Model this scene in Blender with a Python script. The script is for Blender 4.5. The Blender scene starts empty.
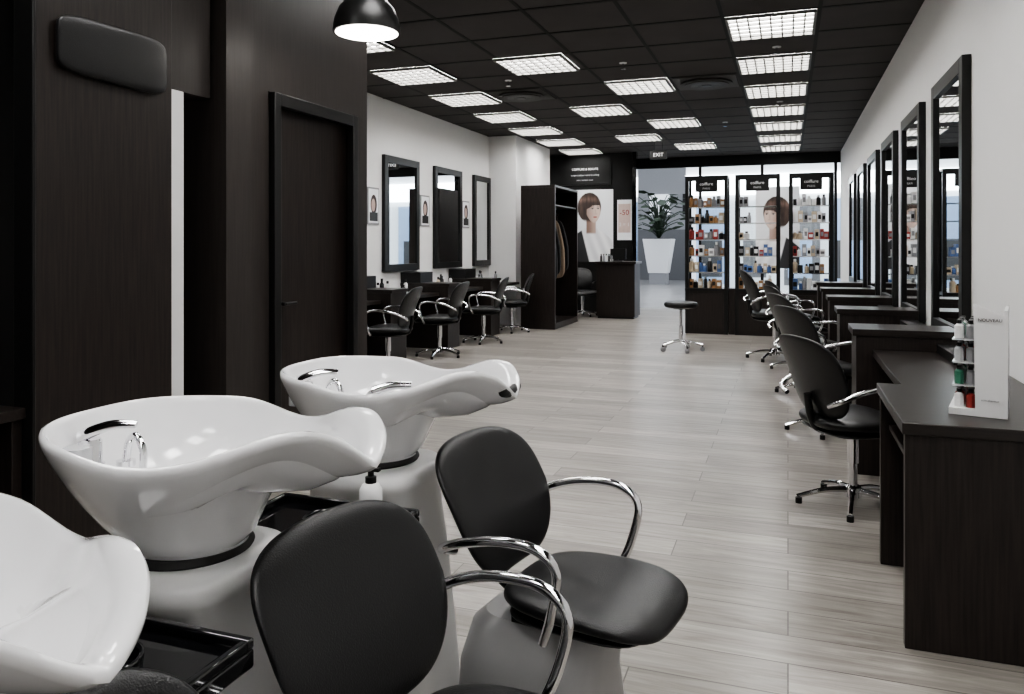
import bpy, bmesh, math, random
from mathutils import Vector, Matrix, noise
random.seed(7)
S=bpy.context.scene
COL=S.collection
pi=math.pi

# ---------------------------------------------------------------- materials
def M(name,color,rough=.5,metal=0.,emit=None,strength=0.,var=.08,scale=20.,bump=0.,coat=0.,bscale=None,spec=.5):
    m=bpy.data.materials.new(name); m.use_nodes=True
    nt=m.node_tree; b=nt.nodes['Principled BSDF']
    b.inputs['Roughness'].default_value=rough; b.inputs['Metallic'].default_value=metal
    b.inputs['Coat Weight'].default_value=coat; b.inputs['Specular IOR Level'].default_value=spec
    b.inputs['Coat Roughness'].default_value=.05
    tc=nt.nodes.new('ShaderNodeTexCoord'); n=nt.nodes.new('ShaderNodeTexNoise')
    n.inputs['Scale'].default_value=scale; n.inputs['Detail'].default_value=4
    nt.links.new(tc.outputs['Object'],n.inputs['Vector'])
    r=nt.nodes.new('ShaderNodeMix'); r.data_type='RGBA'
    c=color
    r.inputs[6].default_value=(c[0]*(1-var),c[1]*(1-var),c[2]*(1-var),1)
    r.inputs[7].default_value=(min(1,c[0]*(1+var)),min(1,c[1]*(1+var)),min(1,c[2]*(1+var)),1)
    nt.links.new(n.outputs['Fac'],r.inputs[0]); nt.links.new(r.outputs[2],b.inputs['Base Color'])
    if emit:
        b.inputs['Emission Color'].default_value=(*emit,1); b.inputs['Emission Strength'].default_value=strength
    if bump:
        n2=nt.nodes.new('ShaderNodeTexNoise'); n2.inputs['Scale'].default_value=bscale or scale*4
        nt.links.new(tc.outputs['Object'],n2.inputs['Vector'])
        bp=nt.nodes.new('ShaderNodeBump'); bp.inputs['Strength'].default_value=bump; bp.inputs['Distance'].default_value=.002
        nt.links.new(n2.outputs['Fac'],bp.inputs['Height']); nt.links.new(bp.outputs[0],b.inputs['Normal'])
    return m

def wood(name,c1,c2,rough=.45,axis='z'):
    m=bpy.data.materials.new(name); m.use_nodes=True
    nt=m.node_tree; b=nt.nodes['Principled BSDF']; b.inputs['Roughness'].default_value=rough
    b.inputs['Specular IOR Level'].default_value=.35
    tc=nt.nodes.new('ShaderNodeTexCoord'); mp=nt.nodes.new('ShaderNodeMapping')
    mp.inputs['Scale'].default_value={'z':(60,60,2.5),'y':(60,2.5,60),'x':(2.5,60,60)}[axis]
    n=nt.nodes.new('ShaderNodeTexNoise'); n.inputs['Scale'].default_value=1.5; n.inputs['Detail'].default_value=6
    cr=nt.nodes.new('ShaderNodeValToRGB'); cr.color_ramp.elements[0].position=.3; cr.color_ramp.elements[1].position=.72
    cr.color_ramp.elements[0].color=(*c1,1); cr.color_ramp.elements[1].color=(*c2,1)
    L=nt.links.new; L(tc.outputs['Object'],mp.inputs[0]); L(mp.outputs[0],n.inputs['Vector']); L(n.outputs['Fac'],cr.inputs[0]); L(cr.outputs[0],b.inputs['Base Color'])
    return m

WOOD=wood('dark_wenge_wood',(.008,.0058,.0052),(.027,.0195,.0165))
WOODX=wood('dark_wenge_wood_flat',(.011,.0085,.0075),(.027,.0215,.019),.30,'x')
BROWN=wood('dark_brown_panelling',(.024,.020,.018),(.034,.0285,.026),.5)
DARK=M('black_recess_shade',(.006,.006,.006),.7)  # darkness of the left recess put into the colour of its backing
BLACK=M('black_lacquer',(.009,.009,.009),.35,spec=.35)
VENT=M('dark_grey_vent_metal',(.075,.073,.07),.6,spec=.3)
GLOSSB=M('glossy_black_plastic',(.006,.006,.007),.08,coat=.6)
LEATHER=M('black_leather',(.0075,.0075,.008),.30,bump=.45,scale=60,bscale=300,spec=.40)
CER=M('white_ceramic',(.80,.80,.81),.08,var=.01,coat=.7)
PLAST=M('light_grey_shell',(.70,.70,.695),.3,var=.02)
PLASTG=M('grey_base_shell',(.34,.34,.34),.35,var=.03)
CHROME=M('chrome',(.80,.80,.82),.08,1.,var=.02)
MIRR=M('mirror_glass',(.86,.88,.89),.01,1.,var=.005)
WALLW=M('white_wall_paint',(.84,.838,.83),.85,var=.015,bump=.06,scale=6,bscale=200)
CEIL=M('black_ceiling_tile',(.056,.051,.050),.85,var=.2,scale=3)
TBAR=M('ceiling_t_bar',(.006,.006,.006),.6,spec=.2)
TUBE=M('fluorescent_tube_glow',(.9,.9,.9),.5,emit=(1,.985,.968),strength=16)
LOUV=M('louvre_metal',(.17,.165,.155),.5,var=.03)
LAMPG=M('lamp_bulb_glow',(.9,.9,.9),.5,emit=(1,.95,.88),strength=10)
WHITE=M('white_plastic',(.75,.75,.75),.4,var=.02)
RUBBER=M('black_rubber',(.01,.01,.01),.6)
GREYP=M('clear_grey_plastic',(.45,.46,.47),.15,var=.05)
SKIN=M('printed_skin',(.48,.36,.31),.6,scale=3); HAIR=M('printed_hair',(.035,.022,.02),.6)
PWH=M('poster_paper',(.74,.75,.77),.5,var=.01,emit=(1,1,1),strength=.08)  # paper has a faint glow added, it is no lamp
PINK=M('poster_pink',(.62,.48,.44),.6)
RED=M('red_plastic',(.30,.04,.035),.35); BLUE=M('blue_plastic',(.07,.13,.30),.4); GREEN=M('green_plastic',(.04,.16,.10),.4)
BEIGE=M('beige_plastic',(.50,.41,.30),.5); GOLD=M('amber_plastic',(.28,.15,.065),.3); GREY=M('grey_plastic',(.25,.25,.26),.4)
COAT1=M('black_wool',(.010,.010,.012),.95); COAT2=M('camel_wool',(.22,.165,.12),.95)
LEAF=M('plant_leaf',(.022,.038,.02),.5,var=.3); SOIL=M('soil',(.03,.02,.015),.95)
MALLW=M('mall_white_glow_wall',(.66,.67,.69),.7,emit=(.86,.93,1),strength=.46,var=.02)  # bright mall light put into walls and ceiling as their own glow
MALLB=M('mall_blue_glow_panel',(.30,.40,.56),.6,emit=(.5,.68,1),strength=.34)  # panels glow by themselves to add to the bluish mall light
MALLL=M('mall_light_panel',(.9,.9,.9),.6,emit=(.95,.97,1),strength=6)
MALLF=M('mall_floor_tile',(.32,.315,.31),.25,var=.1,scale=2)
MGREY=M('mall_grey_wall',(.13,.13,.135),.7)
MGREY2=M('mall_light_grey_wall',(.28,.28,.29),.7)

def print_mat():
    m=bpy.data.materials.new('printed_portrait'); m.use_nodes=True; nt=m.node_tree; b=nt.nodes['Principled BSDF']
    a=nt.nodes.new('ShaderNodeVertexColor'); a.layer_name='Print'; nt.links.new(a.outputs[0],b.inputs['Base Color'])
    nt.links.new(a.outputs[0],b.inputs['Emission Color']); b.inputs['Emission Strength'].default_value=.08; b.inputs['Roughness'].default_value=.45; return m  # print colours also glow a little, brightness added without a lamp
PRINT=print_mat()

def glass(name,t=.93):
    m=bpy.data.materials.new(name); m.use_nodes=True; nt=m.node_tree; nt.nodes.clear()
    o=nt.nodes.new('ShaderNodeOutputMaterial'); mx=nt.nodes.new('ShaderNodeMixShader'); tr=nt.nodes.new('ShaderNodeBsdfTransparent'); gl=nt.nodes.new('ShaderNodeBsdfGlossy')
    gl.inputs['Roughness'].default_value=.02; tr.inputs[0].default_value=(.96,.985,.98,1); mx.inputs[0].default_value=1-t
    nt.links.new(tr.outputs[0],mx.inputs[1]); nt.links.new(gl.outputs[0],mx.inputs[2]); nt.links.new(mx.outputs[0],o.inputs[0]); return m
GLASS=glass('clear_glass')

def floor_mat():
    m=bpy.data.materials.new('light_grey_oak_planks'); m.use_nodes=True; nt=m.node_tree; b=nt.nodes['Principled BSDF']; L=nt.links.new
    tc=nt.nodes.new('ShaderNodeTexCoord')
    br=nt.nodes.new('ShaderNodeTexBrick'); br.inputs['Scale'].default_value=1
    br.inputs['Brick Width'].default_value=1.3; br.inputs['Row Height'].default_value=.19; br.inputs['Mortar Size'].default_value=.0026
    br.inputs['Mortar Smooth'].default_value=.1; br.inputs['Bias'].default_value=0; br.offset=.37
    br.inputs['Color1'].default_value=(.228,.211,.19,1); br.inputs['Color2'].default_value=(.365,.342,.314,1); br.inputs['Mortar'].default_value=(.095,.085,.078,1)
    L(tc.outputs['Object'],br.inputs['Vector'])
    mp=nt.nodes.new('ShaderNodeMapping'); mp.inputs['Scale'].default_value=(1.6,20,1); L(tc.outputs['Object'],mp.inputs[0])
    n=nt.nodes.new('ShaderNodeTexNoise'); n.inputs['Scale'].default_value=1.3; n.inputs['Detail'].default_value=9; n.inputs['Roughness'].default_value=.68; n.inputs['Distortion'].default_value=1.0
    ad=nt.nodes.new('ShaderNodeVectorMath'); ad.operation='MULTIPLY_ADD'; ad.inputs[1].default_value=(37,91,13)
    L(br.outputs['Color'],ad.inputs[0]); L(mp.outputs[0],ad.inputs[2]); L(ad.outputs[0],n.inputs['Vector'])
    cr=nt.nodes.new('ShaderNodeValToRGB'); cr.color_ramp.elements[0].position=.3; cr.color_ramp.elements[1].position=.66
    cr.color_ramp.elements[0].color=(.50,.485,.47,1); cr.color_ramp.elements[1].color=(1.14,1.14,1.14,1); L(n.outputs['Fac'],cr.inputs[0])
    mx=nt.nodes.new('ShaderNodeMix'); mx.data_type='RGBA'; mx.blend_type='MULTIPLY'; mx.inputs[0].default_value=1
    L(br.outputs['Color'],mx.inputs[6]); L(cr.outputs[0],mx.inputs[7]); L(mx.outputs[2],b.inputs['Base Color'])
    b.inputs['Roughness'].default_value=.30
    bp=nt.nodes.new('ShaderNodeBump'); bp.inputs['Strength'].default_value=.15; bp.inputs['Distance'].default_value=.002; L(n.outputs['Fac'],bp.inputs['Height']); L(bp.outputs[0],b.inputs['Normal'])
    return m
FLOOR=floor_mat()

# ---------------------------------------------------------------- builder
def smst(a,b,x):
    t=max(0,min(1,(x-a)/(b-a))); return t*t*(3-2*t)
class B:
    def __init__(s): s.v=[]; s.f=[]; s.mi=[]; s.mats=[]
    def mid(s,m):
        if m not in s.mats: s.mats.append(m)
        return s.mats.index(m)
    def add(s,vs,fs,m,X=None):
        o=len(s.v)
        for p in vs:
            p=Vector(p)
            if X is not None: p=X@p
            s.v.append(p)
        i=s.mid(m)
        for f in fs: s.f.append([o+k for k in f]); s.mi.append(i)
    def box(s,x0,x1,y0,y1,z0,z1,m,X=None):
        vs=[(x,y,z) for x in (x0,x1) for y in (y0,y1) for z in (z0,z1)]
        s.add(vs,[(0,1,3,2),(4,6,7,5),(0,4,5,1),(2,3,7,6),(0,2,6,4),(1,5,7,3)],m,X)
    def frustum(s,bot,top,z0,z1,m,X=None):
        (a0,a1,b0,b1),(c0,c1,d0,d1)=bot,top
        vs=[(a0,b0,z0),(a1,b0,z0),(a1,b1,z0),(a0,b1,z0),(c0,d0,z1),(c1,d0,z1),(c1,d1,z1),(c0,d1,z1)]
        s.add(vs,[(3,2,1,0),(4,5,6,7),(0,1,5,4),(1,2,6,5),(2,3,7,6),(3,0,4,7)],m,X)
    def tube(s,pts,r,m,n=10,dens=6,X=None,r2=None,flat=1.):
        P=[Vector(p) for p in pts]; Q=[]
        if dens>1 and len(P)>2:
            for i in range(len(P)-1):
                p0=P[max(i-1,0)];p1=P[i];p2=P[i+1];p3=P[min(i+2,len(P)-1)]
                for k in range(dens):
                    t=k/dens
                    Q.append(.5*((2*p1)+(p2-p0)*t+(2*p0-5*p1+4*p2-p3)*t*t+(3*p1-p0-3*p2+p3)*t**3))
            Q.append(P[-1])
        else: Q=P
        vs=[];fs=[];N=None
        for i,q in enumerate(Q):
            T=(Q[min(i+1,len(Q)-1)]-Q[max(i-1,0)]).normalized()
            if N is None:
                N=T.orthogonal().normalized()
            else:
                N=(N-T*N.dot(T)).normalized()
            Bn=T.cross(N); rr=r if r2 is None else r+(r2-r)*i/(len(Q)-1)
            for k in range(n):
                a=2*pi*k/n; vs.append(q+N*math.cos(a)*rr+Bn*math.sin(a)*rr*flat)
        for i in range(len(Q)-1):
            for k in range(n):
                a=i*n+k;b=i*n+(k+1)%n; fs.append((a,b,b+n,a+n))
        fs.append(tuple(range(n-1,-1,-1))); e=(len(Q)-1)*n; fs.append(tuple(range(e,e+n)))
        s.add(vs,fs,m,X)
    def cyl(s,p,q,r,m,r2=None,n=20,X=None): s.tube([p,q],r,m,n=n,dens=1,X=X,r2=r2)
    def lathe(s,prof,c,m,n=24,X=None):
        vs=[];fs=[]
        for (r,z) in prof:
            for k in range(n):
                a=2*pi*k/n; vs.append((c[0]+r*math.cos(a),c[1]+r*math.sin(a),c[2]+z))
        for i in range(len(prof)-1):
            for k in range(n):
                a=i*n+k;b=i*n+(k+1)%n; fs.append((a,b,b+n,a+n))
        fs.append(tuple(range(n-1,-1,-1))); e=(len(prof)-1)*n; fs.append(tuple(range(e,e+n)))
        s.add(vs,fs,m,X)
    def pillow(s,h,k,e,m,warp=None,n=12,X=None):
        idx={};vs=[];fs=[]
        def g(p):
            key=tuple(round(c*1000) for c in p)
            if key in idx: return idx[key]
            x,y,z=p
            ro=(abs(x)**k+abs(y)**k)**(1/k)
            r=(ro**e+abs(z)**e)**(1/e)
            q=Vector((x/r*h[0],y/r*h[1],z/r*h[2]))
            if warp: q=Vector(warp(q))
            idx[key]=len(vs); vs.append(q); return idx[key]
        st=[-1+2*i/n for i in range(n+1)]
        st=[math.copysign(abs(t)**.8,t) for t in st]
        for ax in range(3):
            for sg in (-1,1):
                for i in range(n):
                    for j in range(n):
                        qd=[]
                        for (a,b) in ((i,j),(i+1,j),(i+1,j+1),(i,j+1)):
                            c=[0,0,0]; c[ax]=sg; c[(ax+1)%3]=st[a]; c[(ax+2)%3]=st[b]; qd.append(g(c))
                        if sg<0: qd=qd[::-1]
                        fs.append(qd)
        s.add(vs,fs,m,X)
    def surf(s,rows,m,closed=True,X=None):
        n=len(rows[0]); vs=[p for r in rows for p in r]; fs=[]
        for i in range(len(rows)-1):
            for k in range(n if closed else n-1):
                a=i*n+k;b=i*n+(k+1)%n; fs.append((a,b,b+n,a+n))
        s.add(vs,fs,m,X)
    def poly(s,pts,m,X=None): s.add(pts,[tuple(range(len(pts)))],m,X)
    def mesh(s,name,ang=38,recalc=True):
        me=bpy.data.meshes.new(name); me.from_pydata([tuple(v) for v in s.v],[],s.f)
        for m in s.mats: me.materials.append(m)
        me.polygons.foreach_set('material_index',s.mi); me.update()
        if recalc:
            bm=bmesh.new(); bm.from_mesh(me); bmesh.ops.recalc_face_normals(bm,faces=bm.faces); bm.to_mesh(me); bm.free()
        me.shade_smooth(); me.set_sharp_from_angle(angle=math.radians(ang)); return me
    def obj(s,name,loc=(0,0,0),rz=0,bevel=0,ang=38):
        return inst(name,s.mesh(name,ang),loc,rz,bevel)
def inst(name,me,loc=(0,0,0),rz=0,bevel=0,sc=1):
    o=bpy.data.objects.new(name,me); COL.objects.link(o); o.location=loc; o.rotation_euler=(0,0,math.radians(rz)); o.scale=(sc,)*3
    if bevel:
        b=o.modifiers.new('edge_bevel','BEVEL'); b.width=bevel; b.segments=2; b.limit_method='ANGLE'; b.angle_limit=math.radians(50)
    return o
def simple(name,x0,x1,y0,y1,z0,z1,m,bevel=0):
    b=B(); b.box(x0,x1,y0,y1,z0,z1,m); return b.obj(name,bevel=bevel)
def text(parent,name,body,size,loc,rot,m,extrude=.001,align='CENTER'):
    c=bpy.data.curves.new(name,'FONT'); c.body=body; c.size=size; c.extrude=extrude; c.align_x=align; c.align_y='CENTER'; c.materials.append(m)
    o=bpy.data.objects.new(name,c); COL.objects.link(o); o.location=loc; o.rotation_euler=rot; o.parent=parent; return o
def ring(hx0,hx1,hy,z,n=48,e=.5):
    r=[]
    for i in range(n):
        a=2*pi*i/n; c,s=math.cos(a),math.sin(a)
        mx=(hx0+hx1)/2; hx=(hx1-hx0)/2
        r.append((mx+hx*math.copysign(abs(c)**e,c),hy*math.copysign(abs(s)**e,s),z))
    return r

# ---------------------------------------------------------------- constants
H=3.24; XR=.99; XL=-4.88; XD=-2.7; YF=16.8; YB=-3.0
# ---------------------------------------------------------------- room shell
simple('floor',-5.1,1.2,YB-.2,YF,-.1,0,FLOOR)
simple('ceiling',-5.1,1.2,YB-.2,YF+.1,H,H+.12,CEIL)
simple('wall_right',XR,XR+.15,YB,YF,0,H,WALLW)
simple('wall_left',XL-.15,XL,4.64,YF,0,H,WALLW)
simple('wall_rear',-4.9,XR,YB-.15,YB,0,H,WALLW)
b=B(); b.box(XL,XL+.5,12.5,14.5,0,H,WALLW); b.obj('wall_column')

# left dark partition block
simple('wall_left_partition',-2.95,XD,3.34,3.575,0,H,BROWN)
simple('wall_left_partition',-2.95,XD,3.575,4.465,2.205,H,BROWN)
simple('wall_left_partition',-2.95,XD,4.465,4.64,0,H,BROWN)
simple('wall_left_return',XL,-2.95,4.5,4.64,0,H,BROWN)
simple('wall_left_header',-2.95,XD,2.80,3.12,2.08,H,BROWN)
simple('wall_left_back',-3.3,-3.25,YB,4.5,0,H,DARK)
simple('wall_left_header',-2.95,XD,YB,2.80,2.96,H,BROWN)
simple('wall_pilaster',-2.95,-2.62,3.14,3.34,0,H,BROWN)
b=B(); b.box(-2.75,-2.70,2.85,2.94,0,2.08,WHITE); b.obj('trim_white_jamb')
b=B()
b.box(-2.70,-2.66,3.58,3.64,0,2.2,BLACK); b.box(-2.70,-2.66,4.40,4.46,0,2.2,BLACK); b.box(-2.70,-2.66,3.64,4.40,2.13,2.2,BLACK)
b.box(-2.78,-2.74,3.60,4.44,.01,2.18,WOOD)
b.cyl((-2.74,3.72,1.02),(-2.69,3.72,1.02),.012,BLACK); b.cyl((-2.695,3.72,1.02),(-2.695,3.83,1.02),.009,BLACK)
b.obj('door_1',bevel=.003)
b=B(); b.box(-2.69,-2.60,2.09,2.76,0,2.95,WOOD); b.box(-2.69,-2.595,2.075,2.09,0,2.95,BLACK); b.obj('tall_wood_panel',bevel=.003)
b=B()
def wp(q): return (q.x,q.y*(1+.06*q.x/.28),q.z)
X=Matrix.Translation((-2.583,2.435,2.125))@Matrix(((0,0,1,0),(1,0,0,0),(0,1,0,0),(0,0,0,1)))
b.pillow((.27,.115,.016),6,5,LEATHER,wp,16,X)
b.obj('hanging_leather_neck_cushion')
b=B(); b.box(-3.2,-2.62,1.2,2.07,.72,.76,WOODX); b.box(-3.2,-2.66,1.2,2.07,.38,.40,WOODX); b.box(-3.2,-2.64,1.2,1.24,0,.72,WOOD); b.box(-3.2,-2.64,2.03,2.07,0,.72,WOOD)
for i in range(5): b.lathe([(.03,0),(.03,.12),(.012,.14),(.012,.17)],(-2.85,1.4+.12*i,.40),random.choice([GREY,BLACK,GREYP]),12)
b.obj('towel_storage_cabinet',bevel=.003)

# ceiling grid bars
xs=[-4.26+.75*k for k in range(-1,8)]; PY=.73; ys=[6.6+PY*k for k in range(-13,15)]
b=B()
for x in xs:
    if -5<x<.98: b.box(x-.016,x+.016,YB,YF,H-.004,H-.0005,TBAR)
for y in ys:
    if YB<y<YF: b.box(XL+.001,XR-.001,y-.018,y+.018,H-.0045,H-.0005,TBAR)
b.obj('ceiling_grid_trim')
b=B(); w=.71
b.box(0,w,0,w,-.006,-.005,TUBE)
fr=.022
b.box(0,fr,0,w,-.03,0-.004,LOUV);b.box(w-fr,w,0,w,-.03,-.004,LOUV);b.box(fr,w-fr,0,fr,-.03,-.004,LOUV);b.box(fr,w-fr,w-fr,w,-.03,-.004,LOUV)
for i in range(1,8):
    t=w*i/8; b.box(t-.006,t+.006,fr,w-fr,-.03,-.008,LOUV)
for i in range(1,6):
    t=w*i/6; b.box(fr,w-fr,t-.013,t+.013,-.03,-.008,LOUV)
fix=b.mesh('ceiling_louvre_light')
for k in range(-6,7): inst('ceiling_louvre_light',fix,(-.49,6.61+1.46*k,H))
for k in range(-1,6): inst('ceiling_louvre_light',fix,(-4.24,7.34+1.46*k,H))
for k in range(-5,6):
    if k in(-1,): continue
    inst('ceiling_louvre_light',fix,((-2.74-.06 if k%2==0 else -1.99),7.34-.05+1.45*k,H))
b=B(); b.box(-.345,.345,-.345,.345,-.010,-.001,VENT)
for r in (.30,.22,.14): b.lathe([(r,-.035),(r-.015,-.012),(r-.06,-.012),(r-.045,-.045)],(0,0,0),VENT if r!=.22 else BLACK,32)
b.lathe([(.06,-.05),(.05,-.01)],(0,0,0),BLACK,24)
vm=b.mesh('ceiling_air_vent')
for p in ((-.885,9.15),(-3.135,9.15)): inst('ceiling_air_vent',vm,(*p,H-.004))
b=B(); b.lathe([(.04,-.006),(.04,0)],(0,0,0),WHITE,16); b.lathe([(.012,-.06),(.012,-.006)],(0,0,0),CHROME,10); b.lathe([(.028,-.066),(.028,-.06)],(0,0,0),CHROME,12)
sp=b.mesh('ceiling_sprinkler')
for p in ((-.1,7.75),(-1.6,7.9),(-.1,10.7),(-3.0,8.3),(-.9,12.2)): inst('ceiling_sprinkler',sp,(*p,H-.004))

# pendant
b=B()
px,py,pz=-2.16,3.71,2.51
b.lathe([(.18,0),(.18,.03),(.172,.075),(.15,.13),(.11,.175),(.06,.20),(.03,.21),(.03,.27),(.012,.28),(.004,.30)],(px,py,pz),BLACK,40)
b.lathe([(.168,-.002),(.10,-.004)],(px,py,pz),LAMPG,40)
b.cyl((px,py,pz+.28),(px,py,H-.02),.004,BLACK,n=8); b.lathe([(.06,-.03),(.06,0)],(px,py,H-.002),BLACK,20)
b.obj('pendant_dome_lamp')

# ---------------------------------------------------------------- chairs
def seatback(b,zs=.46,rec=.075,hb=.215,sx=.02,sl=.27,st=.046,tap=.17,bt=.03,shx=.265):
    def ws(q):
        t=q.x/.26
        return (q.x,q.y*(1-.12*max(0,-t)),q.z-.03*max(0,t)**2.5+.012*(q.y/.27)**2)
    b.pillow((shx,sl,st),3.4,2.6,LEATHER,ws,16,Matrix.Translation((sx,0,zs+.0)))
    b.pillow((shx-.035,sl-.04,.018),4,2.6,BLACK,None,8,Matrix.Translation((sx-.01,0,zs-.043)))
    def wb(q):
        lat,hh,th=q
        t=hh/hb
        lat=lat*(1+.02*t-tap*max(0,-t)**1.5)
        depth=th + .04*(lat/.26)**2
        x=-.255+depth-rec*t-.015*t*t
        z=zs+.03+hb+hh-.02*(lat/.26)**2*max(0,t)
        return (x,lat,z)
    b.pillow((.262,hb,bt),4.2,2.8,LEATHER,wb,20)
    b.tube([(-.05,0,zs-.05),(-.20,0,zs-.04),(-.25,0,zs+.03),(-.27,0,zs+.15)],.02,BLACK,10,5)
def arms(b,zs=.46,fx=0.):
    for sg in (-1,1):
        b.tube([(-.27,sg*.20,zs+.12),(-.265,sg*.27,zs+.15),(-.17,sg*.305,zs+.195),(-.03+fx*.4,sg*.305,zs+.220),(.10+fx,sg*.30,zs+.215),(.155+fx,sg*.295,zs+.165),(.135+fx,sg*.285,zs+.05),(.10+fx,sg*.262,zs-.04)],.0135,CHROME,12,8,flat=1.)
b=B(); seatback(b); arms(b)
b.lathe([(.03,.0),(.03,.17)],(0,0,.23),CHROME,16); b.lathe([(.09,0),(.09,.02)],(0,0,.385),BLACK,16)
b.cyl((0,0,.06),(0,0,.25),.022,CHROME)
b.lathe([(.045,.0),(.04,.05),(.03,.06)],(0,0,.05),CHROME,16)
for k in range(5):
    a=2*pi*k/5+.3; c,s_=math.cos(a),math.sin(a)
    b.tube([(c*.03,s_*.03,.085),(c*.15,s_*.15,.075),(c*.29,s_*.29,.035)],.018,CHROME,8,5,r2=.012)
    b.lathe([(.018,0),(.018,.03)],(c*.28,s_*.28,.0),BLACK,12)
chair=b.mesh('styling_chair')
def ch(x,y,rz,sc=1,name='styling_chair'): return inst(name,chair,(x,y,0),rz,0,sc)
ch(.32,4.40,30,.97); ch(.27,6.1,28); ch(.18,7.6,24); ch(.11,9.0,20); ch(.08,10.4,15)
ch(-.14,9.75,12,1.16)
for y,r in ((7.35,190),(8.65,186),(10.1,192),(11.5,200)): ch(-4.02 if y<11 else -4.1,y,r)
# wash chairs
b=B(); seatback(b,.535,.092,.19,sx=.085,sl=.235,st=.036,tap=.28,bt=.028,shx=.245); arms(b,.535,-.05)
b.surf([ring(-.34,.17,.17,0),ring(-.34,.17,.17,.03),ring(-.32,.13,.16,.30),ring(-.28,.14,.15,.42),ring(-.24,.13,.13,.455),ring(-.10,.05,.05,.458)],PLASTG)
b.box(-.12,.16,-.13,.13,.455,.487,BLACK)
wc=b.mesh('shampoo_chair')
for x,y in ((-.535,1.94),(-.545,1.235),(-.52,.555)): inst('shampoo_chair',wc,(x,y,0),-10,0,.88)

# ---------------------------------------------------------------- shampoo basins
def basin():
    b=B(); N=128; LF,LB=.385,.33; cx=-.07
    def outl(ph):
        c,s=math.cos(ph),math.sin(ph)
        e=.72-.22*smst(.2,.9,c)
        x=(LF if c>0 else LB)*math.copysign(abs(c)**e,c); yb=math.copysign(abs(s)**.70,s)
        w=.276-.150*smst(-.10,LF,x)-.02*smst(-.1,-LB,x); return x,yb*w,yb
    def zr(x,yb):
        xn=x/LF; f=smst(.10,1,xn)
        return .018*max(0,-xn)**2-.026*smst(-.4,.1,xn)*(1-smst(.3,.9,xn))+f*(.105*abs(yb)**1.3-.040)
    prof=[(.42,-.245,0),(.44,-.24,0),(.47,-.230,.03),(.54,-.208,.1),(.64,-.175,.25),(.765,-.128,.45),(.875,-.080,.7),(.945,-.044,.9),(.982,-.021,1),(.998,-.009,1),(1.0,.0,1),(.99,.006,1),(.972,.007,1),(.957,.003,1),(.945,-.008,1),(.92,-.035,.95),(.88,-.07,.7),(.79,-.115,.5),(.62,-.150,.3),(.42,-.168,.1),(.2,-.175,0),(.06,-.18,0)]
    rows=[]
    for j,(k,dz,bl) in enumerate(prof):
        r=[]
        for i in range(N):
            x,y,yb=outl(2*pi*i/N)
            fx=smst(-.05,.35,x)
            kx=k-(1-k)*k*.75*fx if k<.99 else k
            X=cx+(x-cx)*kx; Y=y*k
            if j<4:
                a=math.atan2(y,x-cx); R=.115 if j<2 else .128
                t=(1,.9,.6,.3)[j]
                X=X*(1-t)+t*(cx+R*math.cos(a)*1.1); Y=Y*(1-t)+t*R*math.sin(a)
            up=0
            if 3<j<9: up=.24*(1-k)*fx
            if j>13: up=.16*(1-k)*fx*(k)
            r.append((X,Y,dz+bl*zr(x,yb)+up))
        rows.append(r)
    b.surf(rows,CER)
    b.lathe([(.03,-.179),(.03,-.172),(.01,-.171)],(cx,0,0),CHROME,16)
    b.lathe([(.130,-.262),(.134,-.255),(.128,-.244)],(cx,0,0),RUBBER,40)
    z0=-1.115
    b.surf([ring(-.2,.06,.13,-.26),ring(-.235,.095,.160,-.264),ring(-.25,.11,.175,-.277),ring(-.25,.11,.175,-.31),ring(-.235,.10,.160,-.325),ring(-.235,.13,.158,-.5),ring(-.235,.20,.158,z0)],PLAST)
    b.poly(ring(-.2,.06,.13,-.26),PLAST)
    fx,fy,fz=-.265,-.075,-.08
    b.lathe([(.028,0),(.028,.008),(.023,.012),(.023,.055),(.02,.062)],(fx,fy,fz-.01),CHROME,24)
    b.lathe([(.030,.0),(.030,.052)],(fx-.0,fy-.035,fz-.01),GREYP,24)
    b.tube([(fx-.02,fy-.01,fz+.055),(fx+.01,fy,fz+.070),(fx+.05,fy+.015,fz+.082),(fx+.095,fy+.03,fz+.083)],.019,CHROME,12,6,r2=.009,flat=.5)
    b.lathe([(.02,0),(.02,.012)],(fx+.03,fy+.065,fz-.02),CHROME,20)
    b.tube([(fx+.03,fy+.065,fz-.015),(fx+.035,fy+.068,fz+.03),(fx+.062,fy+.062,fz+.048),(fx+.088,fy+.055,fz+.02),(fx+.092,fy+.05,fz-.03)],.0085,CHROME,10,8)
    return b.mesh('shampoo_basin',55)
bm_=basin()
for x,y in ((-1.0,1.87),(-1.025,1.20),(-.915,.53)): inst('shampoo_basin',bm_,(x,y,1.005),0,0,.90)
b=B(); b.tube([(0,-.05,.0),(0.003,-.02,-.006),(0.003,.02,-.006),(0,.05,0)],.013,RUBBER,10,6); b.obj('neck_rest_pad',(-.672,1.87,.984))
b=B(); b.tube([(-.06,-.02,-.004),(-.02,-.005,.01),(.03,.01,.012)],.013,CHROME,12,6,r2=.009); b.tube([(-.06,-.02,-.004),(-.09,-.01,-.03),(-.10,.02,-.09)],.007,CHROME,8,5); b.obj('hand_shower_head',(-.90,1.70,.996))
b=B()
b.box(-.19,.19,-.125,.125,-.03,0,GLOSSB); b.box(-.19,.19,-.125,-.11,0,.018,GLOSSB); b.box(-.19,.19,.11,.125,0,.018,GLOSSB); b.box(.175,.19,-.11,.11,0,.018,GLOSSB); b.box(-.19,-.175,-.11,.11,0,.018,GLOSSB)
b.lathe([(.055,0),(.058,.03),(.05,.03),(.046,.004)],(.03,-.02,0),GLOSSB,28)
b.frustum((-.08,.08,-.1,.1),(-.12,.12,-.11,.11),-.71,-.03,BLACK)
tr=b.mesh('black_accessory_tray')
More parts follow.
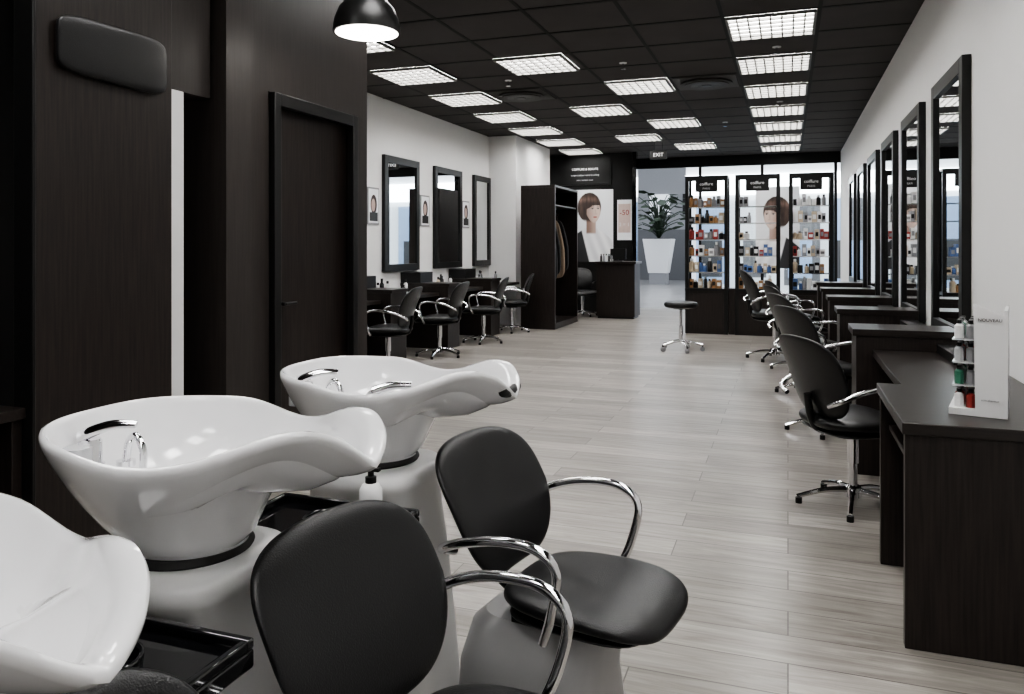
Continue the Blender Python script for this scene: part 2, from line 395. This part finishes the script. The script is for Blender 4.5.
inst('black_accessory_tray',tr,(-1.01,1.53,.71),0,.004); inst('black_accessory_tray',tr,(-.99,.90,.71),0,.004)
b=B(); b.lathe([(.024,0),(.026,.004),(.026,.085),(.019,.098),(.012,.102)],(0,0,0),WHITE,20); b.lathe([(.013,.10),(.013,.115),(.007,.117),(.007,.13)],(0,0,0),BLACK,14); b.box(-.008,.022,-.006,.006,.128,.136,BLACK); b.lathe([(.0265,.03),(.0265,.06)],(0,0,0),GREY,20)
b.obj('shampoo_pump_bottle',(-.895,1.555,.71))

# ---------------------------------------------------------------- right stations
XC=.985
b=B()
b.box(.36,XC,2.88,3.68,.72,.76,WOODX); b.box(.37,XC,2.89,2.93,0,.72,WOOD); b.box(.37,XC,3.62,3.66,0,.72,WOOD); b.box(.9,.94,2.93,3.62,.1,.72,WOOD)
b.box(.40,.90,2.95,3.60,.58,.60,WOOD)
b.box(.93,XC,2.9,3.66,.76,.92,WOOD)
b.obj('manicure_desk',bevel=.003)
b=B()
b.box(.47,XC,3.70,5.0,.70,.74,WOODX)
for k in range(5):
    y0=5.0+1.55*k
    b.box(.38,.93,y0,y0+.35,.0,.82,WOOD); b.box(.36,.93,y0-.01,y0+.36,.82,.86,WOODX)
    b.box(.377,.381,y0+.02,y0+.33,.42,.425,BLACK)
    if k<4: b.box(.47,XC,y0+.36,y0+1.54,.70,.74,WOODX); 
    b.box(.96,XC,y0-1.25,y0-.02,.40,.70,WOOD)
    b.box(.80,.92,y0-.5,y0-.02,.74,.79,BLACK)
b.obj('styling_counter_right',bevel=.003)
def mirror(side,y0,y1,z0,z1,xw,fw=.09,th=.05):
    b=B(); 
    if side>0: xa,xb=xw-th,xw-.001; xm=xw-th+.02
    else: xa,xb=xw+.001,xw+th; xm=xw+th-.02
    b.box(xa,xb,y0,y0+fw,z0,z1,BLACK);b.box(xa,xb,y1-fw,y1,z0,z1,BLACK);b.box(xa,xb,y0+fw,y1-fw,z0,z0+fw,BLACK);b.box(xa,xb,y0+fw,y1-fw,z1-fw,z1,BLACK)
    if side>0: b.box(xm,xb,y0+fw,y1-fw,z0+fw,z1-fw,MIRR)
    else: b.box(xa,xm,y0+fw,y1-fw,z0+fw,z1-fw,MIRR)
    b.obj('wall_mirror',bevel=.003)
for k in range(6): mirror(1,5.06+1.55*k,6.08+1.55*k,.77,2.45,XR)
def bottle(b,x,y,z,h,r,m,cap):
    b.lathe([(r,0),(r,h*.7),(r*.5,h*.8),(r*.5,h)],(x,y,z),m,8); b.lathe([(r*.55,h*.82),(r*.55,h*1.02)],(x,y,z),cap,8)
# display stand on desk
b=B()
X=Matrix.Translation((.66,3.18,0))@Matrix.Rotation(math.radians(-14),4,'Z')@Matrix.Translation((-.66,-3.18,0))
b.box(.56,.735,3.05,3.32,.762,.785,WHITE,X)
b.box(.725,.735,3.05,3.32,.785,1.13,WHITE,X)
b.add([(.65,3.05,.785),(.725,3.05,.785),(.725,3.05,1.11),(.635,3.05,1.15),(.64,3.05,.785),(.64,3.058,.785),(.725,3.058,.785),(.725,3.058,1.11),(.635,3.058,1.15)],[(4,1,2,3),(5,8,7,6),(4,3,8,5),(3,2,7,8),(1,6,7,2),(4,5,6,1)],WHITE,X)
for i,z in enumerate((.86,.94,1.02)):
    b.box(.57,.725,3.06,3.32,z,z+.005,GREYP,X)
def bottleX(b,x,y,z,h,r,m,cap):
    p=X@Vector((x,y,z)); bottle(b,p.x,p.y,p.z,h,r,m,cap)
for i,z in enumerate((.785,.866,.946,1.026)):
    for xx in (.59,.625):
        for j in range(5): bottleX(b,xx,3.085+.05*j,z,.062,.015,[[WHITE,RED,GREY],[GREEN,GREY,WHITE],[GREYP,GREY,RED],[WHITE,GREY,GREEN]][i][(j+(xx>.6))%3],[BLACK,GREY][j%2])
o=b.obj('product_display_stand')
text(o,'label','NOUVEAU',.015,X@Vector((.684,3.047,1.095)),(pi/2,0,math.radians(-14)),BLACK)
text(o,'label_small','soin cheveux',.010,X@Vector((.684,3.047,.82)),(pi/2,0,math.radians(-14)),GREY)

# ---------------------------------------------------------------- left stations
XK=XL+.006
b=B()
for y0 in (6.15,7.70,9.25,10.8):
    b.box(XK,-4.18,y0,y0+.38,0,.82,WOOD); b.box(XK,-4.16,y0-.01,y0+.39,.82,.86,WOODX)
    b.box(XK,XL+.3,y0,y0+.38,.86,1.0,BLACK)
for y0,y1 in ((6.54,7.69),(8.09,9.24),(9.64,10.79),(11.19,12.45)):
    b.box(XK,-4.30,y0,y1,.70,.74,WOODX); b.box(XK,XL+.03,y0,y1,.3,.70,WOOD)
b.obj('styling_counter_left',bevel=.003)
for k in range(3):
    b=B()
    for j in range(6): bottle(b,-4.8+random.uniform(0,.25),8.2+1.55*k+.15*j,.741,random.uniform(.10,.22),.028,random.choice([WHITE,BLACK,GREY,BLACK,BEIGE]),BLACK)
    b.obj('hair_product_bottles')
for (a,c) in ((7.2,8.15),(8.75,9.74),(10.25,11.24),(11.75,12.48)): mirror(-1,a,c,1.02,2.52,XL)
def wallpic(y0,y1,z0,z1,mt=None):
    b=B(); x=XL
    b.box(x+.001,x+.015,y0,y1,z0,z1,GREY); ym=(y0+y1)/2; w=(y1-y0)
    b.box(x+.015,x+.017,y0+.02,y1-.02,z0+.02,z1-.02,PWH)
    def el(cy,cz,ry,rz,m,d): b.poly([(x+d,cy+ry*math.cos(t*pi/10),cz+rz*math.sin(t*pi/10)) for t in range(20)],m)
    el(ym,z0+.25,w*.28,.12,HAIR,.0175); el(ym-.01,z0+.24,w*.17,.08,SKIN,.018); b.box(x+.017,x+.0185,y0+.04,y1-.04,z0+.04,z0+.15,BLACK)
    b.obj('framed_portrait_picture')
wallpic(8.38,8.66,1.62,2.08); wallpic(9.84,10.12,1.63,2.07); wallpic(11.32,11.6,1.64,2.07)

# stool
b=B()
b.lathe([(.15,0),(.20,.012),(.215,.035),(.215,.055),(.20,.075),(.15,.085),(.02,.088)],(0,0,.55),LEATHER,36)
b.lathe([(.10,0),(.10,.012)],(0,0,.538),BLACK,20); b.cyl((0,0,.26),(0,0,.54),.016,CHROME); b.cyl((0,0,.09),(0,0,.32),.026,CHROME)
for k in range(5):
    a=2*pi*k/5+.1; c,s_=math.cos(a),math.sin(a)
    b.tube([(c*.02,s_*.02,.13),(c*.12,s_*.12,.115),(c*.27,s_*.27,.08)],.018,CHROME,8,5,r2=.013)
    b.cyl((c*.27,s_*.27,.05),(c*.27,s_*.27,.085),.01,BLACK,n=8); b.cyl((c*.27-s_*.02,s_*.27+c*.02,.03),(c*.27+s_*.02,s_*.27-c*.02,.03),.03,GREY,n=16)
b.obj('rolling_stool',(-1.3,10.15,0))

# ---------------------------------------------------------------- display cabinets
def cabinet(x0,x1,base):
    y0,y1=12.2,12.6; z1=2.4
    b=B(); p=.055
    for x in (x0,x1-p):
        b.box(x,x+p,y0,y0+.05,0,z1,BLACK); b.box(x,x+p,y1-.05,y1,0,z1,BLACK)
        b.box(x+.02,x+.03,y0+.05,y1-.05,.7,z1-.1,GLASS)
    b.box(x0,x1,y0,y1,z1,z1+.03,BLACK)
    b.box(x0+p+.10,x1-p-.10,y0,y0+.03,z1-.22,z1-.05,BLACK); b.box(x0+p,x1-p,y0,y0+.03,z1-.05,z1,BLACK)
    b.box(x0+p,x1-p,y0+.0,y1,0,.66,WOOD); b.box(x0,x1,y0-.02,y1,.66,.70,BLACK)
    b.box(x0+p+.01,x1-p-.01,y0-.012,y0,.06,.62,WOOD)
    zs=[.70,.95,1.20,1.45,1.70,1.95]
    for z in zs[1:]: b.box(x0+p,x1-p,y0+.05,y1-.02,z-.012,z,GLASS); b.box(x0+p,x1-p,y0+.045,y0+.05,z-.014,z+.002,CHROME)
    o=b.obj('display_cabinet')
    text(o,'sign','coiffure',.065,((x0+x1)/2,y0-.002,z1-.10),(pi/2,0,0),WHITE); text(o,'sign_small','PARIS',.045,((x0+x1)/2,y0-.002,z1-.17),(pi/2,0,0),GREYP)
    b=B()
    for si,z in enumerate(zs):
        x=x0+p+.03; fam=random.choice([[WHITE,GOLD,GREY],[GOLD,BEIGE,BLACK],[WHITE,BLACK,GREY],[GREY,RED,BLACK],[BEIGE,WHITE,GREY],[GOLD,BEIGE,WHITE],[GOLD,WHITE,BLACK],[BLUE,WHITE,GREY],[BLUE,BEIGE,BLACK]])
        if si in(2,3): fam=fam+[RED]
        while x<x1-p-.03:
            m=random.choice(fam); h=random.uniform(.11,.21); r=random.uniform(.024,.038); bx=random.random()<.6
            if base and x0+.22<x and si in (3,4,5): x+=.09; continue
            for yy in (y0+.10,y0+.2):
                if bx: b.box(x-r,x+r,yy-r,yy+r,z+.001,z+h*.85,m); b.box(x-r*.7,x+r*.7,yy-r-.001,yy-r,z+h*.25,z+h*.6,random.choice([WHITE,BLACK,GREY]))
                else: bottle(b,x,yy,z+.001,h,r,m,random.choice([BLACK,WHITE,GREY]))
            x+=r*2+random.choice([.004,.008,.015])
    b.obj('hair_product_bottles')
cabinet(-1.50,-.86,0); cabinet(-.757,-.11,1); cabinet(.013,.63,0)
b=B(); b.box(-.855,-.762,12.25,12.55,0,.70,WOOD); b.obj('cabinet_link_panel')

# wardrobe
b=B()
b.box(-4.12,-3.54,12.0,12.05,0,2.30,WOOD); b.box(-4.12,-3.54,13.40,13.45,0,2.30,WOOD); b.box(-4.12,-4.07,12.05,13.40,0,2.30,WOOD)
b.box(-4.12,-3.54,12.0,13.45,2.30,2.34,WOOD); b.box(-4.07,-3.54,12.05,13.40,0,.10,WOOD); b.box(-4.07,-3.56,12.05,13.4,2.0,2.03,WOOD)
b.cyl((-3.8,12.05,1.90),(-3.8,13.40,1.90),.014,CHROME)
b.obj('open_wardrobe',bevel=.003)
def coat(y,m,L=1.0):
    b=B()
    def wq(q):
        t=-q.z/(L/2)
        return (q.x*(.75+.25*t)+.008*math.sin(q.z*9+1),q.y*(1+.3*math.sin(q.x*40)*.6),q.z-.06*abs(q.x/.23)**1.5*(1 if q.z>0 else .1))
    b.pillow((.22,.045,L/2),5,3.5,m,wq,14,Matrix.Translation((-3.78,y,1.80-L/2)))
    b.tube([(-3.8,y,1.79),(-3.8,y,1.86),(-3.785,y,1.90),(-3.8,y,1.925),(-3.815,y,1.90)],.004,CHROME,6,4)
    b.obj('hanging_coat')
coat(12.35,COAT1,1.05); coat(12.55,COAT1,.95); coat(12.8,COAT2,1.0); coat(13.05,COAT1,.9)

# reception back wall + posters
b=B(); b.box(XL,-2.94,15.5,15.62,0,H,BLACK); b.box(-2.94,-2.86,15.46,15.62,0,H,GLOSSB)
b.obj('wall_reception')
# printed portrait: colour per vertex of a fine sheet
def lerp(a,b,t): return [a[i]+(b[i]-a[i])*t for i in range(3)]
def face_colour(x,z):
    bg=lerp((.62,.64,.67),(.76,.77,.79),smst(-.6,.6,x)); c=bg
    sh=-.40-.28*(abs(x)/.5)**1.6
    if z<-.1:
        m=smst(sh+.02,sh-.02,z); wr=.5+.5*math.sin(x*22+z*9)
        cl=lerp((.50,.50,.52),(.80,.80,.81),.4+.6*wr*smst(-.5,.3,x)); jk=smst(-.16,-.20,x+.25*(z+.8))
        cl=lerp(cl,(.02,.02,.022),jk); c=lerp(c,cl,m)
        nk=smst(.145,.125,abs(x-.01))*smst(-.62,-.55,z)
        c=lerp(c,lerp((.20,.13,.105),(.40,.29,.245),smst(-.08,.14,x)),nk)
    n=noise.noise(Vector((x*28,z*5,1.3)))*.5+.5; n2=noise.noise(Vector((x*60,z*9,4.1)))*.5+.5
    hr=math.hypot((x+.04)/.345,(z-.13)/.425); lo=smst(-.30,-.20,z+.1*x)
    hm=smst(1.02,.96,hr+.04*n)*lo
    sheen=math.exp(-((z-.36+.25*(x)**2)/.07)**2)*.8+math.exp(-((x+.27)/.04)**2)*.35
    hc=lerp((.012,.008,.007),(.060,.037,.029),min(1,n*.6+n2*.3)); hc=lerp(hc,(.18,.115,.09),min(1,sheen*n*1.1))
    c=lerp(c,hc,hm)
    t=max(0,-(z-.02)/.31); rx=.205*(1-.36*t**1.6)
    cxf=.07+.02*t
    fr=math.hypot((x-cxf)/rx,(z-.02)/.32)
    fringe=.175-.10*smst(.08,-.12,x)+.02*n
    fm=smst(1.03,.97,fr)*smst(fringe+.012,fringe-.012,z)*smst(-.13,-.10,x-.05*(z))
    L=smst(-.13,.20,x)*.75+.25
    L*=1-.25*smst(.8,1,fr)
    L*=1-.30*math.exp(-((x-.135)/.02)**2)*smst(-.06,0,z)*smst(.11,.06,z)
    L*=1-.45*math.exp(-((x-.15)/.035)**2-((z+.05)/.013)**2)
    L*=1-.25*math.exp(-((z-.115)/.035)**2)*(math.exp(-((x-.04)/.06)**2)+math.exp(-((x-.205)/.05)**2))
    fc=lerp((.20,.125,.10),(.60,.475,.415),L)
    ch_=math.exp(-((x-.01)/.06)**2-((z+.06)/.06)**2); fc=lerp(fc,(.46,.27,.23),.35*ch_)
    for ex,ew in ((.045,.042),(.205,.033)):
        d=math.hypot((x-ex)/ew,(z-.095)/.016); fc=lerp(fc,(.35,.32,.31),smst(1.1,.8,d)); d2=math.hypot((x-ex-.006)/.016,(z-.095)/.017); fc=lerp(fc,(.02,.02,.025),smst(1.1,.8,d2))
        ld=math.exp(-((z-.113+3*(x-ex)**2)/.006)**2)*smst(ew+.01,ew-.005,abs(x-ex)); fc=lerp(fc,(.015,.01,.01),ld)
        bd=math.exp(-((z-.15+2*(x-ex)**2)/.008)**2)*smst(ew+.012,ew,abs(x-ex)); fc=lerp(fc,(.06,.035,.03),bd*.8)
    ld=math.hypot((x-.125)/.058,(z+.135)/.024); fc=lerp(fc,(.36,.12,.11),smst(1.15,.8,ld)); fc=lerp(fc,(.12,.03,.03),math.exp(-((z+.135)/.004)**2)*smst(.055,.045,abs(x-.125)))
    c=lerp(c,fc,fm)
    return c
def portrait(name,x0,x1,z0,z1,y,hx,hz,s,flip=1,th=.029):
    NX,NZ=110,190
    b=B(); vs=[];fs=[]
    for j in range(NZ+1):
        for i in range(NX+1): vs.append((x0+(x1-x0)*i/NX,y,z0+(z1-z0)*j/NZ))
    for j in range(NZ):
        for i in range(NX): a=j*(NX+1)+i; fs.append((a,a+1,a+NX+2,a+NX+1))
    b.add(vs,fs,PRINT); nv=len(vs)
    b.box(x0,x1,y+.001,y+th,z0,z1,PWH)
    me=b.mesh(name,recalc=False); ca=me.color_attributes.new(name='Print',type='FLOAT_COLOR',domain='POINT')
    for i,v in enumerate(me.vertices):
        if i<nv: c=face_colour(flip*(v.co.x-hx)/s,(v.co.z-hz)/s); ca.data[i].color=(max(0,c[0]),max(0,c[1]),max(0,c[2]),1)
        else: ca.data[i].color=(.75,.75,.75,1)
    return inst(name,me)
portrait('woman_hairstyle_poster',-4.16,-3.34,1.03,2.50,15.47,-3.80,2.04,.74)
b=B(); b.box(-4.45,-3.38,15.46,15.499,2.6,3.05,BLACK); o=b.obj('reception_sign_board')
text(o,'sign_line_1','COIFFURE & BEAUTE',.06,(-3.92,15.457,2.92),(pi/2,0,0),WHITE); text(o,'sign_line_2','coupe couleur soins brushing',.05,(-3.92,15.457,2.80),(pi/2,0,0),GREYP); text(o,'sign_line_3','sans rendez-vous',.05,(-3.92,15.457,2.70),(pi/2,0,0),GREYP)
b=B(); b.box(-3.25,-2.96,15.47,15.499,1.47,2.28,PWH); b.box(-3.23,-2.98,15.466,15.47,1.62,2.20,PINK); o=b.obj('discount_poster')
text(o,'discount','-50',.15,(-3.105,15.464,2.02),(pi/2,0,0),RED); text(o,'disc_b','2 = 1',.10,(-3.105,15.464,1.78),(pi/2,0,0),WHITE)
b=B(); b.box(-3.38,-2.66,14.2,14.75,.04,1.02,WOOD); b.box(-3.41,-2.63,14.16,14.79,1.02,1.06,WOODX); b.box(-3.36,-2.68,14.22,14.7,0,.04,BLACK); b.box(-3.385,-3.38,14.25,14.7,.1,.98,BLACK)
b.obj('reception_desk',bevel=.004)
b=B(); b.box(-3.12,-2.92,14.35,14.5,1.06,1.075,BLACK); b.box(-3.03,-3.01,14.44,14.46,1.075,1.12,BLACK); b.box(-3.17,-2.87,14.44,14.47,1.10,1.30,BLACK); b.obj('computer_monitor',bevel=.003)
b=B(); 
for j in range(5): bottle(b,-3.3+.05*j,14.25,1.061,.14,.02,random.choice([WHITE,GREY,BLACK]),BLACK)
b.obj('hair_product_bottles')
ch(-3.75,14.6,-60,1.0,'reception_chair')
b=B(); b.box(-2.33,-2.03,13.9,13.93,2.90,3.05,BLACK); b.cyl((-2.25,13.915,3.05),(-2.25,13.915,H-.004),.006,BLACK,n=6); b.cyl((-2.11,13.915,3.05),(-2.11,13.915,H-.004),.006,BLACK,n=6); o=b.obj('exit_sign')
text(o,'pictogram','EXIT',.09,(-2.18,13.898,2.975),(pi/2,0,0),WHITE)

# storefront
b=B(); b.box(-3.4,XR,YF-.05,YF+.05,3.02,H,BLACK)
for x in (-3.37,-1.75,-.5,.9): b.box(x-.03,x+.03,YF-.04,YF+.04,0,3.02,BLACK)
b.box(-1.72,-.53,YF-.03,YF+.03,0,.1,BLACK); b.box(-.47,.87,YF-.03,YF+.03,0,.1,BLACK)
b.box(-1.72,-.53,YF-.006,YF+.006,.1,3.02,GLASS); b.box(-.47,.87,YF-.006,YF+.006,.1,3.02,GLASS)
b.obj('window_1_storefront')
portrait('window_advert_poster',-.62,.22,.9,2.55,YF-.25,-.24,1.92,.80,-1)
b=B()
for x in (-.5,.1): b.box(x-.012,x+.012,YF-.235,YF-.215,0,.9,BLACK); b.box(x-.1,x+.1,YF-.32,YF-.12,0,.015,BLACK)
b.obj('poster_stand_legs')
# mall
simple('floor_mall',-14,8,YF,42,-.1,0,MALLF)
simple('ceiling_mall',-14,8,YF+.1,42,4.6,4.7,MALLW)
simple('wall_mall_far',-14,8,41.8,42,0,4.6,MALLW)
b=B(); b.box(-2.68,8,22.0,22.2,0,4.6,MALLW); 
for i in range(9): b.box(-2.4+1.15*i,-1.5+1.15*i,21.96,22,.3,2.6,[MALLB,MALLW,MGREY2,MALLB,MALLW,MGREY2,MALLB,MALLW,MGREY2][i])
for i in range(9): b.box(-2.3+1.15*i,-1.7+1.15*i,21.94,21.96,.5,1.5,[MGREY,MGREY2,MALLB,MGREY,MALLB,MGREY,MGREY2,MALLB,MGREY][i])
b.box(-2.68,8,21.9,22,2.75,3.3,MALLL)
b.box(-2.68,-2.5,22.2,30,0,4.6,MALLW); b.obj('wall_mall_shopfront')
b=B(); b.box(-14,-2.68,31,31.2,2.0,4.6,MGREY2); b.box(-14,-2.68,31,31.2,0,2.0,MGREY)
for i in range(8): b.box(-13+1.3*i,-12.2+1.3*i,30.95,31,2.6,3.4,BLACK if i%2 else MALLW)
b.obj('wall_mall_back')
for (x,y) in ((-5,19.5),(-5,25),(0,19.5),(4,19.5),(-9,22)): simple('mall_ceiling_light',x-1,x+1,y-.5,y+.5,4.56,4.598,MALLL)
b=B(); X0=-4.3; Y0=27.6
b.frustum((X0-.33,X0+.33,Y0-.33,Y0+.33),(X0-.5,X0+.5,Y0-.5,Y0+.5),0.4,1.6,WHITE); b.box(X0-.3,X0+.3,Y0-.3,Y0+.3,0,.4,GREY); b.frustum((X0-.45,X0+.45,Y0-.45,Y0+.45),(X0-.45,X0+.45,Y0-.45,Y0+.45),1.6,1.62,SOIL)
for i in range(70):
    a=random.uniform(0,2*pi); R=random.uniform(.1,1.0); hh=random.uniform(.3,1.7)
    tip=Vector((X0+R*math.cos(a),Y0+R*math.sin(a),1.6+hh))
    b.tube([(X0,Y0,1.6),(X0+R*.4*math.cos(a),Y0+R*.4*math.sin(a),1.6+hh*.7),tip],.016,LEAF,5,4)
    d=Vector((math.cos(a),math.sin(a),random.uniform(-.6,.2))).normalized(); sd=Vector((-math.sin(a),math.cos(a),random.uniform(-.4,.4)))
    l=random.uniform(.3,.5)
    pts=[tip,tip+d*l*.3+sd*l*.32,tip+d*l*.7+sd*l*.22,tip+d*l,tip+d*l*.7-sd*l*.22,tip+d*l*.3-sd*l*.32]
    b.poly(pts,LEAF)
b.obj('potted_plant')

# ---------------------------------------------------------------- light and camera
w=bpy.data.worlds.new('world'); S.world=w; w.use_nodes=True
w.node_tree.nodes['Background'].inputs[0].default_value=(.7,.8,1,1); w.node_tree.nodes['Background'].inputs[1].default_value=.4
S.view_settings.view_transform='AgX'
S.view_settings.look='AgX - Medium High Contrast'
S.view_settings.exposure=.90
cam=bpy.data.cameras.new('camera'); co=bpy.data.objects.new('camera',cam); COL.objects.link(co)
co.location=(0,0,1.35); co.rotation_euler=(pi/2,0,math.radians(19.6)); cam.sensor_width=36; cam.lens=775/1024*36; cam.shift_y=-101/1024; cam.clip_start=.05
S.camera=co
